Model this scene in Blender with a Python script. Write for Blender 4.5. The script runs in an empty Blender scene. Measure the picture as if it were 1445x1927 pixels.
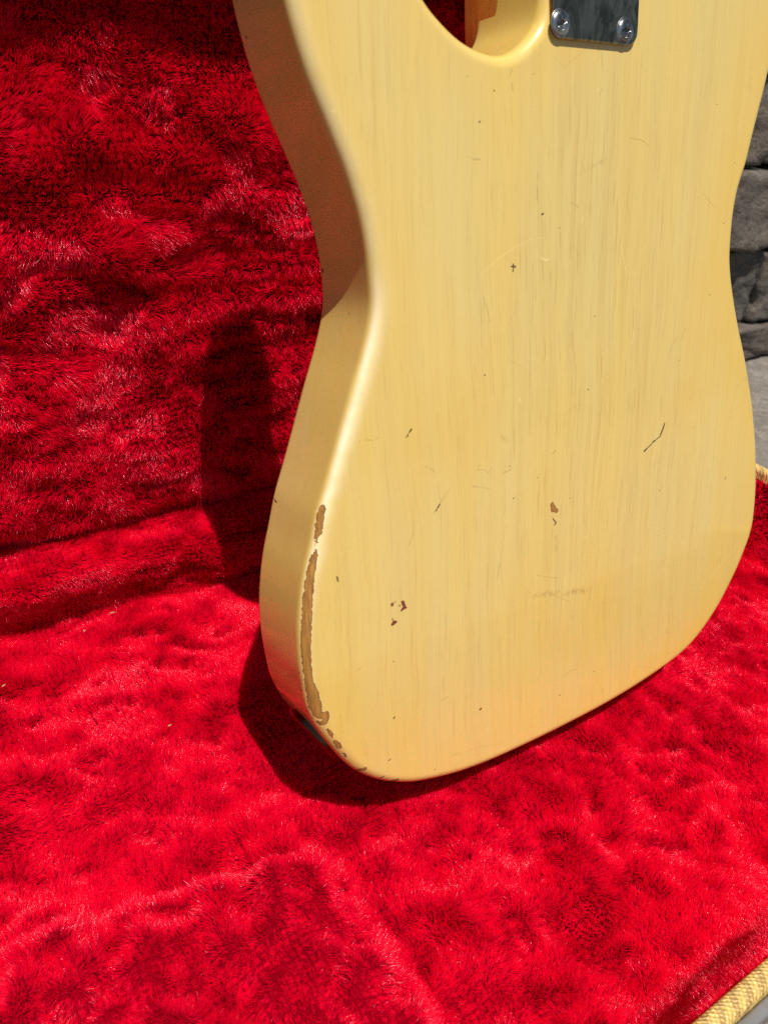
import bpy, bmesh, math
import numpy as np
from mathutils import Matrix, Vector, Quaternion
from mathutils import noise as mnoise
from mathutils.geometry import delaunay_2d_cdt

# ------------------------------------------------------------------ camera
W = np.array([[0.823539, 0.208765, -0.527448],
              [-0.554165, 0.494720, -0.669443],
              [0.121183, 0.843605, 0.523112]])      # world axes from camera axes
CAM = np.array([-302.114315, -187.128285, 343.186489])    # millimetres
F_PX, CX, CY = 1515.137, 722.5, 963.5               # photograph 1445 x 1927
B = np.array([[0.999589, -0.023691, -0.016152],
              [-0.009312, 0.264581, -0.964319],
              [0.027119, 0.964072, 0.264251]])      # guitar body axes in the world
B0 = np.array([-8.078601, 90.222026, 343.053979])   # lower edge of neck plate

scene = bpy.context.scene
col = scene.collection
cam_d = bpy.data.cameras.new("camera")
cam = bpy.data.objects.new("camera", cam_d)
col.objects.link(cam)
m = Matrix([list(W[i]) + [CAM[i] / 1000] for i in range(3)] + [[0, 0, 0, 1]])
cam.matrix_world = m
cam_d.sensor_fit = 'VERTICAL'
cam_d.sensor_height = 36
cam_d.lens = F_PX * 36 / 1927
cam_d.clip_start = 0.01
cam_d.clip_end = 100
cam_d.dof.use_dof = True
cam_d.dof.focus_distance = 0.43
cam_d.dof.aperture_fstop = 15
scene.camera = cam

# ------------------------------------------------------------------ sky, sun, exposure
SB = np.array([-0.095, 1.0, 0.705])
SUN = B @ (SB / np.linalg.norm(SB))
el = math.asin(SUN[2]); az = math.atan2(SUN[0], SUN[1])
world = bpy.data.worlds.new("World"); scene.world = world; world.use_nodes = True
wn = world.node_tree.nodes; wl = world.node_tree.links; wn.clear()
sky = wn.new('ShaderNodeTexSky'); sky.sky_type = 'NISHITA'; sky.sun_disc = False
sky.sun_elevation = el; sky.sun_rotation = az
bg = wn.new('ShaderNodeBackground'); bg.inputs['Strength'].default_value = 0.05
wo = wn.new('ShaderNodeOutputWorld')
wl.new(sky.outputs[0], bg.inputs[0]); wl.new(bg.outputs[0], wo.inputs[0])
sd = bpy.data.lights.new("sun", 'SUN'); sd.energy = 5.0; sd.angle = math.radians(0.53)
sd.color = (1.0, 0.955, 0.88)
so = bpy.data.objects.new("sun", sd); col.objects.link(so)
so.rotation_euler = Vector(SUN).to_track_quat('Z', 'Y').to_euler()
so.location = Vector(SUN) * 3
vs = scene.view_settings
vs.view_transform = 'Standard'; vs.look = 'None'; vs.exposure = 0.15; vs.gamma = 1
vs.use_curve_mapping = False
scene.cycles.use_denoising = False
scene.cycles.sample_clamp_indirect = 3.0
scene.cycles.max_bounces = 10
scene.cycles.diffuse_bounces = 5

rng = np.random.default_rng(7)

# ------------------------------------------------------------------ helpers
def body_px(uv, z=0.0):
    """pixel of the photograph -> point on the plane z (mm) of the guitar body frame"""
    uv = np.asarray(uv, float).reshape(-1, 2)
    d = np.stack([(uv[:, 0] - CX) / F_PX, -(uv[:, 1] - CY) / F_PX, -np.ones(len(uv))], 1) @ W.T
    o = (CAM - B0) @ B
    d = d @ B
    return o + d * ((z - o[2]) / d[:, 2])[:, None]

def floor_px(u, v, z=0.0):
    d = W @ np.array([(u - CX) / F_PX, -(v - CY) / F_PX, -1.0])
    return CAM + d * ((z - CAM[2]) / d[2])

def to_px(P):
    c = (np.asarray(P) - CAM) @ W
    return np.stack([CX + F_PX * c[:, 0] / -c[:, 2], CY - F_PX * c[:, 1] / -c[:, 2]], 1), -c[:, 2]

def noise2(shape, wavelength, seed, step=1.0):
    """smooth periodic random field, unit variance; wavelength and step in mm"""
    r = np.random.default_rng(seed)
    g = r.normal(size=shape)
    fy = np.fft.fftfreq(shape[0], step)[:, None]; fx = np.fft.rfftfreq(shape[1], step)[None, :]
    k2 = fx ** 2 + fy ** 2
    s = wavelength / 2.5
    flt = np.exp(-2 * (math.pi * s) ** 2 * k2)
    o = np.fft.irfft2(np.fft.rfft2(g) * flt, s=shape)
    o -= o.mean()
    return o / (o.std() + 1e-12)

def sample(field, gu, gv):
    """bilinear, periodic lookup at grid coordinates"""
    h, w = field.shape
    i = np.floor(gv).astype(int); j = np.floor(gu).astype(int)
    a = gv - i; b = gu - j
    i0 = i % h; i1 = (i + 1) % h; j0 = j % w; j1 = (j + 1) % w
    return (field[i0, j0] * (1 - a) * (1 - b) + field[i1, j0] * a * (1 - b)
            + field[i0, j1] * (1 - a) * b + field[i1, j1] * a * b)

def mesh_obj(name, verts, faces, mat=None, parent=None, smooth=True, **props):
    me = bpy.data.meshes.new(name)
    me.from_pydata([tuple(v) for v in verts], [], [tuple(f) for f in faces])
    me.validate(); me.update()
    if smooth:
        me.polygons.foreach_set('use_smooth', [True] * len(me.polygons))
    o = bpy.data.objects.new(name, me); col.objects.link(o)
    if mat: me.materials.append(mat)
    if parent: o.parent = parent
    for k, v in props.items(): o[k] = v
    return o

def grid_faces(nu, nv, close_u=False):
    f = []
    for j in range(nv - 1):
        for i in range(nu if close_u else nu - 1):
            i2 = (i + 1) % nu
            f.append((j * nu + i, j * nu + i2, (j + 1) * nu + i2, (j + 1) * nu + i))
    return f

def empty(name, label, cat, mw=None, group=None):
    o = bpy.data.objects.new(name, None); col.objects.link(o)
    o.empty_display_size = 0.05
    if mw is not None: o.matrix_world = mw
    o['label'] = label; o['category'] = cat
    if group: o['group'] = group
    return o

class NT:
    def __init__(s, name):
        s.m = bpy.data.materials.new(name); s.m.use_nodes = True
        s.t = s.m.node_tree; s.t.nodes.clear()
        s.out = s.t.nodes.new('ShaderNodeOutputMaterial')
    def n(s, typ, **kw):
        x = s.t.nodes.new(typ)
        for k, v in kw.items():
            if k.startswith('i_'):
                key = k[2:]
                key = int(key) if key.isdigit() else key.replace('_', ' ')
                x.inputs[key].default_value = v
            else: setattr(x, k, v)
        return x
    def l(s, a, b): s.t.links.new(a, b)
    def math(s, op, a, b=None, c=None, clamp=False):
        x = s.t.nodes.new('ShaderNodeMath'); x.operation = op; x.use_clamp = clamp
        for i, v in enumerate((a, b, c)):
            if v is None: continue
            if isinstance(v, (int, float)): x.inputs[i].default_value = v
            else: s.l(v, x.inputs[i])
        return x.outputs[0]
    def mix(s, fac, a, b, blend='MIX'):
        x = s.t.nodes.new('ShaderNodeMix'); x.data_type = 'RGBA'; x.blend_type = blend
        for sock, v in ((x.inputs[0], fac), (x.inputs[6], a), (x.inputs[7], b)):
            if isinstance(v, (int, float)): sock.default_value = v
            elif isinstance(v, tuple): sock.default_value = (*v, 1) if len(v) == 3 else v
            else: s.l(v, sock)
        return x.outputs[2]
    def smooth(s, v, a, b, lo=0.0, hi=1.0):
        x = s.t.nodes.new('ShaderNodeMapRange'); x.interpolation_type = 'SMOOTHSTEP'
        s.l(v, x.inputs[0])
        for i, q in enumerate((a, b, lo, hi)): x.inputs[i + 1].default_value = q
        return x.outputs[0]
    def noise(s, coord, scale, detail=3, rough=0.5, vec=(1, 1, 1), dist=0.0):
        mp = s.n('ShaderNodeMapping'); mp.inputs['Scale'].default_value = vec
        s.l(coord, mp.inputs[0])
        x = s.n('ShaderNodeTexNoise')
        x.inputs['Scale'].default_value = scale; x.inputs['Detail'].default_value = detail
        x.inputs['Roughness'].default_value = rough; x.inputs['Distortion'].default_value = dist
        s.l(mp.outputs[0], x.inputs['Vector'])
        return x.outputs[0]
    def attr(s, name):
        x = s.n('ShaderNodeAttribute'); x.attribute_name = name; return x.outputs['Fac']
    def bsdf(s, **kw):
        x = s.n('ShaderNodeBsdfPrincipled', **kw); s.l(x.outputs[0], s.out.inputs[0]); return x

# ------------------------------------------------------------------ materials
def mat_paint():
    t = NT('worn_blond_lacquer')
    co = t.n('ShaderNodeTexCoord').outputs['Object']
    wn_ = t.n('ShaderNodeTexNoise', i_Scale=11.0, i_Detail=2.0); t.l(co, wn_.inputs['Vector'])
    wa = t.n('ShaderNodeVectorMath', operation='MULTIPLY_ADD'); t.l(wn_.outputs['Color'], wa.inputs[0])
    wa.inputs[1].default_value = (0.012, 0.0, 0.0); t.l(co, wa.inputs[2])
    co0 = co; co = wa.outputs[0]
    mid = t.attr('rub')
    broad = t.noise(co, 1, 3, 0.55, (45, 5, 45))
    bands = t.noise(co, 1, 4, 0.6, (190, 4, 190), 0.4)
    fine = t.noise(co, 1, 4, 0.65, (640, 11, 640), 0.7)
    pores = t.noise(co, 1, 2, 0.5, (1200, 38, 1200), 0.5)
    blot = t.noise(co, 14, 3, 0.5)
    c = t.mix(t.smooth(broad, 0.32, 0.68), (0.725, 0.575, 0.215), (0.70, 0.575, 0.26))
    amp = t.smooth(mid, 0.0, 0.8, 0.42, 0.80)
    c = t.mix(t.math('MULTIPLY', t.smooth(bands, 0.40, 0.70, 0, 0.55), amp), c, (0.615, 0.455, 0.170))
    c = t.mix(t.smooth(blot, 0.50, 0.72, 0, 0.45), c, (0.72, 0.515, 0.15))
    c = t.mix(t.math('MULTIPLY', t.smooth(fine, 0.46, 0.72, 0, 0.40), amp), c, (0.52, 0.37, 0.13))
    c = t.mix(t.math('MULTIPLY', t.smooth(pores, 0.58, 0.70, 0, 0.42), amp), c, (0.36, 0.22, 0.07))
    co = co0
    c = t.mix(t.math('MULTIPLY', t.attr('amber'), t.smooth(t.noise(co, 20, 3), 0.25, 0.6, 0.35, 1.0)), c, (0.73, 0.52, 0.125))
    # grey handling dirt rubbed into the middle of the back
    gr = mid
    grn = t.noise(co, 1, 4, 0.7, (420, 12, 420), 0.6)
    rubf = t.math('MULTIPLY', gr, t.smooth(grn, 0.38, 0.80, 0.06, 0.26))
    c = t.mix(rubf, c, (0.50, 0.40, 0.18))
    # tiny dings and specks
    vor = t.n('ShaderNodeTexVoronoi', i_Scale=85.0); t.l(co, vor.inputs['Vector'])
    vs_ = t.math('ADD', vor.outputs['Distance'], t.math('MULTIPLY', t.noise(co, 900, 2), 0.05))
    spk = t.math('MULTIPLY', t.smooth(vs_, 0.055, 0.075, 1, 0), t.smooth(t.noise(co, 21, 1), 0.56, 0.6))
    c = t.mix(t.math('MULTIPLY', spk, 0.75), c, (0.17, 0.085, 0.025))
    # hairline scratches
    w1 = t.n('ShaderNodeTexVoronoi', feature='DISTANCE_TO_EDGE', i_Scale=1.0)
    mp = t.n('ShaderNodeMapping'); mp.inputs['Scale'].default_value = (30, 19, 20); mp.inputs['Rotation'].default_value = (0.2, 0.1, 0.6)
    dn = t.n('ShaderNodeTexNoise', i_Scale=18.0); t.l(co, dn.inputs['Vector'])
    va = t.n('ShaderNodeVectorMath', operation='MULTIPLY_ADD'); t.l(dn.outputs['Color'], va.inputs[0])
    va.inputs[1].default_value = (0.03, 0.03, 0.03); t.l(co, va.inputs[2]); t.l(va.outputs[0], mp.inputs[0]); t.l(mp.outputs[0], w1.inputs['Vector'])
    hair = t.math('MULTIPLY', t.smooth(w1.outputs['Distance'], 0.003, 0.010, 1, 0), t.smooth(t.noise(co, 30, 2), 0.56, 0.66))
    c = t.mix(t.math('MULTIPLY', hair, 0.12), c, (0.42, 0.25, 0.09))
    # marks traced from the photograph (signed distance in mm)
    n1 = t.noise(co, 420, 3, 0.6); n2 = t.noise(co, 1500, 2, 0.6)
    rag = t.math('ADD', t.math('MULTIPLY', t.math('SUBTRACT', n1, 0.5), 3.2), t.math('MULTIPLY', t.math('SUBTRACT', n2, 0.5), 1.3))
    smu = t.attr('smudge')
    sm = t.math('MULTIPLY', t.smooth(smu, -1.5, 0.6, 1, 0), t.smooth(t.noise(co, 1, 3, 0.7, (900, 250, 300)), 0.40, 0.62))
    c = t.mix(t.math('MULTIPLY', sm, 0.7), c, (0.42, 0.29, 0.11))
    li = t.math('ADD', t.attr('light'), t.math('MULTIPLY', rag, 0.08))
    c = t.mix(t.smooth(li, -0.08, 0.10, 0.5, 0), c, (0.92, 0.74, 0.42))
    sc = t.math('ADD', t.attr('scratch'), t.math('MULTIPLY', rag, 0.10))
    scm = t.math('MULTIPLY', t.smooth(sc, -0.06, 0.14, 1, 0), t.smooth(t.noise(co, 300, 2), 0.36, 0.52, 0.08, 0.30))
    c = t.mix(scm, c, (0.24, 0.13, 0.04))
    dk = t.math('ADD', t.attr('dark'), t.math('MULTIPLY', rag, 0.30))
    dkm = t.smooth(dk, -0.06, 0.06, 0.92, 0)
    c = t.mix(dkm, c, (0.085, 0.042, 0.016))
    rd = t.math('ADD', t.attr('red'), t.math('MULTIPLY', rag, 0.75))
    rdm = t.smooth(rd, -0.05, 0.05, 0.95, 0)
    c = t.mix(rdm, c, (0.16, 0.012, 0.012))
    rim_hl = t.math('MULTIPLY', t.attr('rim_highlight'), t.smooth(t.noise(co, 60, 3), 0.30, 0.55, 0.5, 1.0))
    c = t.mix(rim_hl, c, (0.92, 0.86, 0.70))  # white highlight streak of the left rim painted into the colour
    we = t.math('ADD', t.attr('wear'), t.math('MULTIPLY', rag, 0.60))
    halo = t.smooth(we, 0.0, 0.55, 0.55, 0)
    c = t.mix(halo, c, (0.90, 0.74, 0.46))
    wem = t.smooth(we, -0.05, 0.05, 1, 0)
    wood = t.mix(t.smooth(t.noise(co, 1, 4, 0.65, (1100, 26, 1100)), 0.35, 0.68), (0.42, 0.205, 0.038), (0.26, 0.11, 0.02))
    wood = t.mix(t.smooth(t.noise(co, 90, 2), 0.56, 0.75, 0, 0.4), wood, (0.18, 0.085, 0.02))
    wood = t.mix(t.smooth(we, -0.7, -0.1, 0, 0.6), wood, (0.16, 0.07, 0.016))
    c = t.mix(wem, c, wood)
    b = t.bsdf()
    t.l(c, b.inputs['Base Color'])
    rough = t.math('ADD', 0.30, t.math('MULTIPLY', t.noise(co, 40, 3), 0.12))
    rough = t.math('ADD', rough, t.math('MULTIPLY', wem, 0.25))
    t.l(rough, b.inputs['Roughness'])
    b.inputs['Specular IOR Level'].default_value = 0.5
    cw = t.math('SUBTRACT', 1.0, t.math('MULTIPLY', wem, 1.0)); t.l(cw, b.inputs['Coat Weight'])
    b.inputs['Coat Roughness'].default_value = 0.09
    b.inputs['Coat Tint'].default_value = (1, 0.93, 0.75, 1)
    hgt = t.math('ADD', t.math('MULTIPLY', wem, -1.0), t.math('MULTIPLY', fine, 0.10))
    hgt = t.math('ADD', hgt, t.math('MULTIPLY', t.math('ADD', dkm, t.math('MULTIPLY', hair, 0.15)), -0.5))
    hgt = t.math('ADD', hgt, t.math('MULTIPLY', spk, -0.6))
    hgt = t.math('ADD', hgt, t.math('MULTIPLY', t.noise(co, 55, 2), 0.35))
    bp = t.n('ShaderNodeBump', i_Strength=0.8, i_Distance=0.00032); t.l(hgt, bp.inputs['Height'])
    t.l(bp.outputs[0], b.inputs['Normal'])
    return t.m

def mat_maple():
    t = NT('amber_maple'); co = t.n('ShaderNodeTexCoord').outputs['Object']
    g = t.noise(co, 1, 4, 0.6, (300, 14, 300), 0.5); f = t.noise(co, 1, 3, 0.6, (1500, 260, 1500), 0.5)
    c = t.mix(t.smooth(g, 0.3, 0.7), (0.62, 0.30, 0.085), (0.48, 0.20, 0.05))
    c = t.mix(t.smooth(f, 0.55, 0.7, 0, 0.5), c, (0.28, 0.10, 0.025))
    b = t.bsdf(); t.l(c, b.inputs['Base Color']); b.inputs['Roughness'].default_value = 0.35
    b.inputs['Coat Weight'].default_value = 0.4; b.inputs['Coat Roughness'].default_value = 0.2
    return t.m

def mat_metal(name, colr, rough, scratch=0.0):
    t = NT(name); co = t.n('ShaderNodeTexCoord').outputs['Object']
    n = t.noise(co, 60, 4, 0.6)
    c = t.mix(t.smooth(n, 0.35, 0.7), colr, tuple(x * 0.8 for x in colr))
    b = t.bsdf(i_Metallic=1.0); t.l(c, b.inputs['Base Color'])
    r = t.math('ADD', rough, t.math('MULTIPLY', t.noise(co, 200, 3), rough * 0.5)); t.l(r, b.inputs['Roughness'])
    if scratch:
        w = t.noise(co, 1, 3, 0.6, (30, 55, 30), 2.0)
        c2 = t.mix(t.smooth(t.noise(co, 1, 4, 0.65, (70, 28, 70), 2.5), 0.40, 0.62), c, tuple(x * 0.35 for x in colr)); t.l(c2, b.inputs['Base Color'])  # dark clouds painted into the metal as uneven reflections
        bp = t.n('ShaderNodeBump', i_Strength=scratch, i_Distance=0.0006); t.l(w, bp.inputs['Height']); t.l(bp.outputs[0], b.inputs['Normal'])
    return t.m

def mat_plain(name, colr, rough=0.6, var=0.3, scale=80, metallic=0.0, bump=0.0):
    t = NT(name); co = t.n('ShaderNodeTexCoord').outputs['Object']
    n = t.noise(co, scale, 5, 0.65)
    c = t.mix(t.smooth(n, 0.3, 0.7), tuple(x * (1 - var) for x in colr), tuple(min(1, x * (1 + var)) for x in colr))
    b = t.bsdf(i_Metallic=metallic, i_Roughness=rough); t.l(c, b.inputs['Base Color'])
    if bump:
        bp = t.n('ShaderNodeBump', i_Strength=bump, i_Distance=0.002); t.l(n, bp.inputs['Height']); t.l(bp.outputs[0], b.inputs['Normal'])
    return t.m

def mat_pile():
    t = NT('red_plush_pile')
    hi = t.n('ShaderNodeHairInfo')
    r = hi.outputs['Random']; ic = hi.outputs['Intercept']
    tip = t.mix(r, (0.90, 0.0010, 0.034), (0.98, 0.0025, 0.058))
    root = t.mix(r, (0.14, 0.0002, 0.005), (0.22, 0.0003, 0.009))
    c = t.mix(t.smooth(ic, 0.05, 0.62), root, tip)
    d = t.n('ShaderNodeBsdfDiffuse'); t.l(c, d.inputs[0])
    tr = t.n('ShaderNodeBsdfTranslucent'); t.l(c, tr.inputs[0])
    g = t.n('ShaderNodeBsdfGlossy', i_Roughness=0.28); g.inputs[0].default_value = (1.0, 0.50, 0.60, 1)
    m1 = t.n('ShaderNodeMixShader', i_0=0.34); t.l(d.outputs[0], m1.inputs[1]); t.l(tr.outputs[0], m1.inputs[2])
    m2 = t.n('ShaderNodeMixShader'); t.l(m1.outputs[0], m2.inputs[1]); t.l(g.outputs[0], m2.inputs[2])
    t.l(t.smooth(r, 0.55, 1.0, 0.02, 0.20), m2.inputs[0])
    t.l(m2.outputs[0], t.out.inputs[0])
    return t.m

def mat_tweed():
    t = NT('yellow_tweed_cloth'); co = t.n('ShaderNodeTexCoord').outputs['Object']
    def wave(scale, rot, dist):
        mp = t.n('ShaderNodeMapping'); mp.inputs['Rotation'].default_value = rot; t.l(co, mp.inputs[0])
        w = t.n('ShaderNodeTexWave', i_Scale=scale, i_Distortion=dist); w.inputs['Detail Scale'].default_value = 3.0
        t.l(mp.outputs[0], w.inputs[0]); return w.outputs['Fac']
    stripe = wave(48, (0, 0, math.radians(40)), 2.5)
    th1 = wave(190, (0, 0, math.radians(-50)), 3.0)
    th2 = wave(170, (0, 0, math.radians(33)), 3.0)
    brk = t.noise(co, 700, 3, 0.7)
    sm = t.math('ADD', t.smooth(stripe, 0.0, 0.75), t.math('MULTIPLY', t.math('SUBTRACT', brk, 0.42), 1.8), clamp=True)
    c = t.mix(sm, (0.38, 0.22, 0.06), (0.76, 0.50, 0.13))
    c = t.mix(t.smooth(th1, 0.55, 0.95, 0, 0.5), c, (0.90, 0.72, 0.34))
    c = t.mix(t.smooth(th2, 0.6, 0.95, 0, 0.5), c, (0.26, 0.15, 0.05))
    b = t.bsdf(i_Roughness=0.6); t.l(c, b.inputs['Base Color'])
    h = t.math('ADD', th1, t.math('MULTIPLY', th2, 0.7))
    bp = t.n('ShaderNodeBump', i_Strength=0.8, i_Distance=0.0006); t.l(h, bp.inputs['Height']); t.l(bp.outputs[0], b.inputs['Normal'])
    return t.m

def mat_stone(name, base, vary):
    t = NT(name); g = t.n('ShaderNodeNewGeometry').outputs['Position']
    oi = t.n('ShaderNodeObjectInfo').outputs['Random']
    a = t.noise(g, 9, 6, 0.65); f = t.noise(g, 90, 5, 0.7); ff = t.noise(g, 420, 4, 0.7)
    c = t.mix(t.smooth(a, 0.3, 0.7), tuple(x * (1 - vary) for x in base), tuple(x * (1 + vary) for x in base))
    c = t.mix(t.smooth(f, 0.47, 0.66, 0, 0.75), c, tuple(x * 0.40 for x in base))
    c = t.mix(t.smooth(t.noise(g, 45, 5, 0.7, (1, 1, 2.2)), 0.53, 0.64, 0, 0.7), c, (base[0] * 1.9, base[1] * 1.75, base[2] * 1.5))
    c = t.mix(t.smooth(ff, 0.58, 0.75, 0, 0.5), c, tuple(min(1, x * 1.9) for x in base))
    c = t.mix(t.math('MULTIPLY', oi, 0.6), c, (base[0] * 1.35, base[1] * 1.1, base[2] * 0.85))
    c = t.mix(t.smooth(t.noise(g, 30, 4, 0.7), 0.55, 0.7, 0, 0.6), c, tuple(min(1, x * 1.8) for x in base))
    b = t.bsdf(i_Roughness=0.75); t.l(c, b.inputs['Base Color'])
    h = t.math('ADD', a, t.math('ADD', t.math('MULTIPLY', f, 0.5), t.math('MULTIPLY', ff, 0.2)))
    bp = t.n('ShaderNodeBump', i_Strength=1.0, i_Distance=0.012); t.l(h, bp.inputs['Height']); t.l(bp.outputs[0], b.inputs['Normal'])
    return t.m

M_PAINT = mat_paint(); M_MAPLE = mat_maple()
M_CHROME = mat_metal('reflection_toned_chrome', (0.56, 0.44, 0.25), 0.06, 0.4)  # colour toned down to imitate dark surroundings mirrored in the plate
M_STEEL = mat_metal('bright_nickel', (0.62, 0.62, 0.60), 0.22, 0.1)
M_DULL = mat_metal('dull_nickel', (0.16, 0.09, 0.045), 0.25)
M_BLACK = mat_plain('dark_socket', (0.02, 0.02, 0.022), 0.35)
M_BACK = mat_plain('red_backing', (0.20, 0.0004, 0.007), 0.9)
[n for n in M_BACK.node_tree.nodes if n.type == 'BSDF_PRINCIPLED'][0].inputs['Specular IOR Level'].default_value = 0.0
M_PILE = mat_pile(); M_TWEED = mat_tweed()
M_EDGE = mat_plain('grey_edge_strip', (0.17, 0.165, 0.165), 0.4, 0.2, 60)
M_STONE = mat_stone('grey_wall_stone', (0.115, 0.102, 0.09), 0.5)
M_GROUND = mat_stone('pale_rough_concrete', (0.20, 0.195, 0.185), 0.3)
M_MORTAR = mat_stone('dark_joint_earth', (0.035, 0.032, 0.03), 0.3)
M_STRAW = mat_plain('dry_straw', (0.42, 0.27, 0.12), 0.7)

# ------------------------------------------------------------------ the setting: ground and wall
GZ = -0.032
def ground():
    n = 120
    xs = np.linspace(-4, 6, n); ys = np.linspace(-4, 6, n)
    X, Y = np.meshgrid(xs, ys)
    f = noise2((n, n), 300, 3, 84)
    Z = GZ + 0.004 * f - 0.002
    near = (X > -1.0) & (X < 0.6) & (Y > -0.5) & (Y < 0.6)
    Z[near] = np.minimum(Z[near], GZ)
    v = np.stack([X.ravel(), Y.ravel(), Z.ravel()], 1)
    mesh_obj('ground', v, grid_faces(n, n), M_GROUND, kind='structure')
ground()

def stone_mesh(name, sx, sy, sz, seed, mat, sub=18):
    bm = bmesh.new(); bmesh.ops.create_cube(bm, size=1.0)
    bmesh.ops.subdivide_edges(bm, edges=bm.edges[:], cuts=sub, use_grid_fill=True)
    off = Vector((seed * 3.17, seed * 1.31, seed * 0.73))
    for v in bm.verts:
        c = np.array(v.co)
        a = np.abs(c) * 2
        c = c / max((a ** 40).sum() ** (1 / 40), 1e-6) * max(a)
        q = Vector((c[0] * sx, c[1] * sy, c[2] * sz))
        d = 0.0055 * mnoise.fractal(q * 30 + off, 0.6, 2.2, 5) + 0.002 * mnoise.noise(q * 9 + off * 2)
        d -= 0.006 * max(0.0, mnoise.noise(q * 16 - off) - 0.2)
        q = q + Vector((0.6 * c[0], 1.0 * c[1], 0.5 * c[2])) * 2 * d
        v.co = q
    me = bpy.data.meshes.new(name); bm.to_mesh(me); bm.free()
    me.polygons.foreach_set('use_smooth', [True] * len(me.polygons)); me.materials.append(mat)
    return me

def stone_wall():
    root = empty('stone_wall', 'grey dry stone wall of rough rounded blocks behind the open case', 'wall',
                 Matrix.Translation((0.95, 0.53, GZ)))
    z = -0.006; k = 0
    for hgt in (0.058, 0.109, 0.104, 0.106, 0.11, 0.12):
        x = 0.42 + rng.uniform(-0.1, 0.05)
        while x < 1.7:
            w = rng.uniform(0.17, 0.30)
            me = stone_mesh('stone', w - 0.008, 0.16, hgt - 0.007, 100 + k, M_STONE)
            o = bpy.data.objects.new('stone', me); col.objects.link(o); o.parent = root
            o.location = (x + w / 2 - 0.95, 0.0 + rng.uniform(-0.010, 0.010), z + hgt / 2)
            o.rotation_euler = (0, rng.uniform(-0.03, 0.03), rng.uniform(-0.05, 0.05))
            x += w; k += 1
        z += hgt
    v = [(a, b, c) for a in (-0.62, 0.95) for b in (0.02, 0.09) for c in (-0.02, 0.57)]
    mesh_obj('joint_fill', v, [(0, 1, 3, 2), (4, 6, 7, 5), (0, 4, 5, 1), (2, 3, 7, 6), (0, 2, 6, 4), (1, 5, 7, 3)], M_MORTAR, root, False)
stone_wall()

# ------------------------------------------------------------------ guitar
BASE = np.array([0.0, -341.0, -22.0])
org = B @ BASE + B0
gm = Matrix([list(B[i]) + [org[i] / 1000] for i in range(3)] + [[0, 0, 0, 1]])
guitar = empty('electric_guitar', 'worn butterscotch blond solid body electric guitar standing in the red lined case', 'guitar', gm)
def bm_co(P): return (np.asarray(P, float) - BASE) / 1000

LEFT = [(549.5,0),(563,55),(579.5,112),(599,169),(619,219),(639,269),(661.6,326),(679,379),(691.6,423.5),(701.5,473),(706,510),(709,585),(692,668),(668,750),(643,842),(622,917),(605,975),(592.6,1037),(581.7,1087),(574,1143),(571,1199),(574,1258),(582,1305),(589.5,1342),(608,1380),(639,1420),(670,1451),(708,1470),(751,1478)]
RIGHT = [(800,1476),(889,1452),(1001,1403),(1144,1329),(1246,1264),(1304,1215),(1349,1153),(1380,1095),(1400,1050),(1420,992),(1427,925),(1428,886),(1427,826),(1420,751),(1408,673),(1395,609),(1384,540),(1380,495),(1380,474),(1385,411),(1394,359),(1410,308),(1421,262),(1434,210),(1444.6,168.5)]
CUT = [(808,0),(832,30),(860,60),(893,84),(940,101),(975,92),(1005,62),(1022,30)]
def catmull(P, n):
    P = np.asarray(P, float); out = []
    N = len(P)
    for i in range(N):
        p0, p1, p2, p3 = P[i - 1], P[i], P[(i + 1) % N], P[(i + 2) % N]
        for t in np.linspace(0, 1, n, endpoint=False):
            out.append(0.5 * (2 * p1 + (p2 - p0) * t + (2 * p0 - 5 * p1 + 4 * p2 - p3) * t * t + (3 * p1 - p0 - 3 * p2 + p3) * t ** 3))
    return np.array(out)
def resample(P, step):
    Q = np.vstack([P, P[:1]]); d = np.r_[0, np.cumsum(np.linalg.norm(np.diff(Q, axis=0), axis=1))]
    n = int(d[-1] / step); s = np.linspace(0, d[-1], n, endpoint=False)
    return np.stack([np.interp(s, d, Q[:, k]) for k in range(Q.shape[1])], 1)
def smooth_closed(P, sig, step):
    n = len(P); f = np.fft.fftfreq(n, step)
    g = np.exp(-2 * (math.pi * sig * f) ** 2)
    return np.stack([np.real(np.fft.ifft(np.fft.fft(P[:, k]) * g)) for k in range(2)], 1)

Lb = body_px(LEFT)[:, :2]; Rb = body_px(RIGHT)[:, :2]; Cb = body_px(CUT)[:, :2]
Lb[:, 0] -= 0.8
top_right = np.array([(135.5, 20), (138.5, 38), (134, 54), (120, 62), (90, 64), (60, 65.5), (40, 66.5), (29, 67)])
top_left = np.array([(-28, 66), (-27.6, 52), (-27.3, 36), (-27.2, 22)])
horn = np.array([(-92, 18), (-96, 34), (-99, 50), (-105, 62), (-117, 68), (-130, 64), (-139, 52), (-144, 36), (-145.5, 18)])
poly = np.vstack([Lb, Rb, top_right, top_left, Cb[::-1], horn])     # counter clockwise seen from the back
OUT = resample(catmull(poly, 12), 1.0)
OUT = resample(smooth_closed(OUT, 3.0, 1.0), 1.0)
NO = len(OUT)
tg = np.roll(OUT, -1, 0) - np.roll(OUT, 1, 0); tg /= np.linalg.norm(tg, axis=1)[:, None]
NRM = np.stack([tg[:, 1], -tg[:, 0]], 1)           # outward
if (NRM * (OUT - OUT.mean(0))).sum() < 0: NRM = -NRM

T = 44.5
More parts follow.
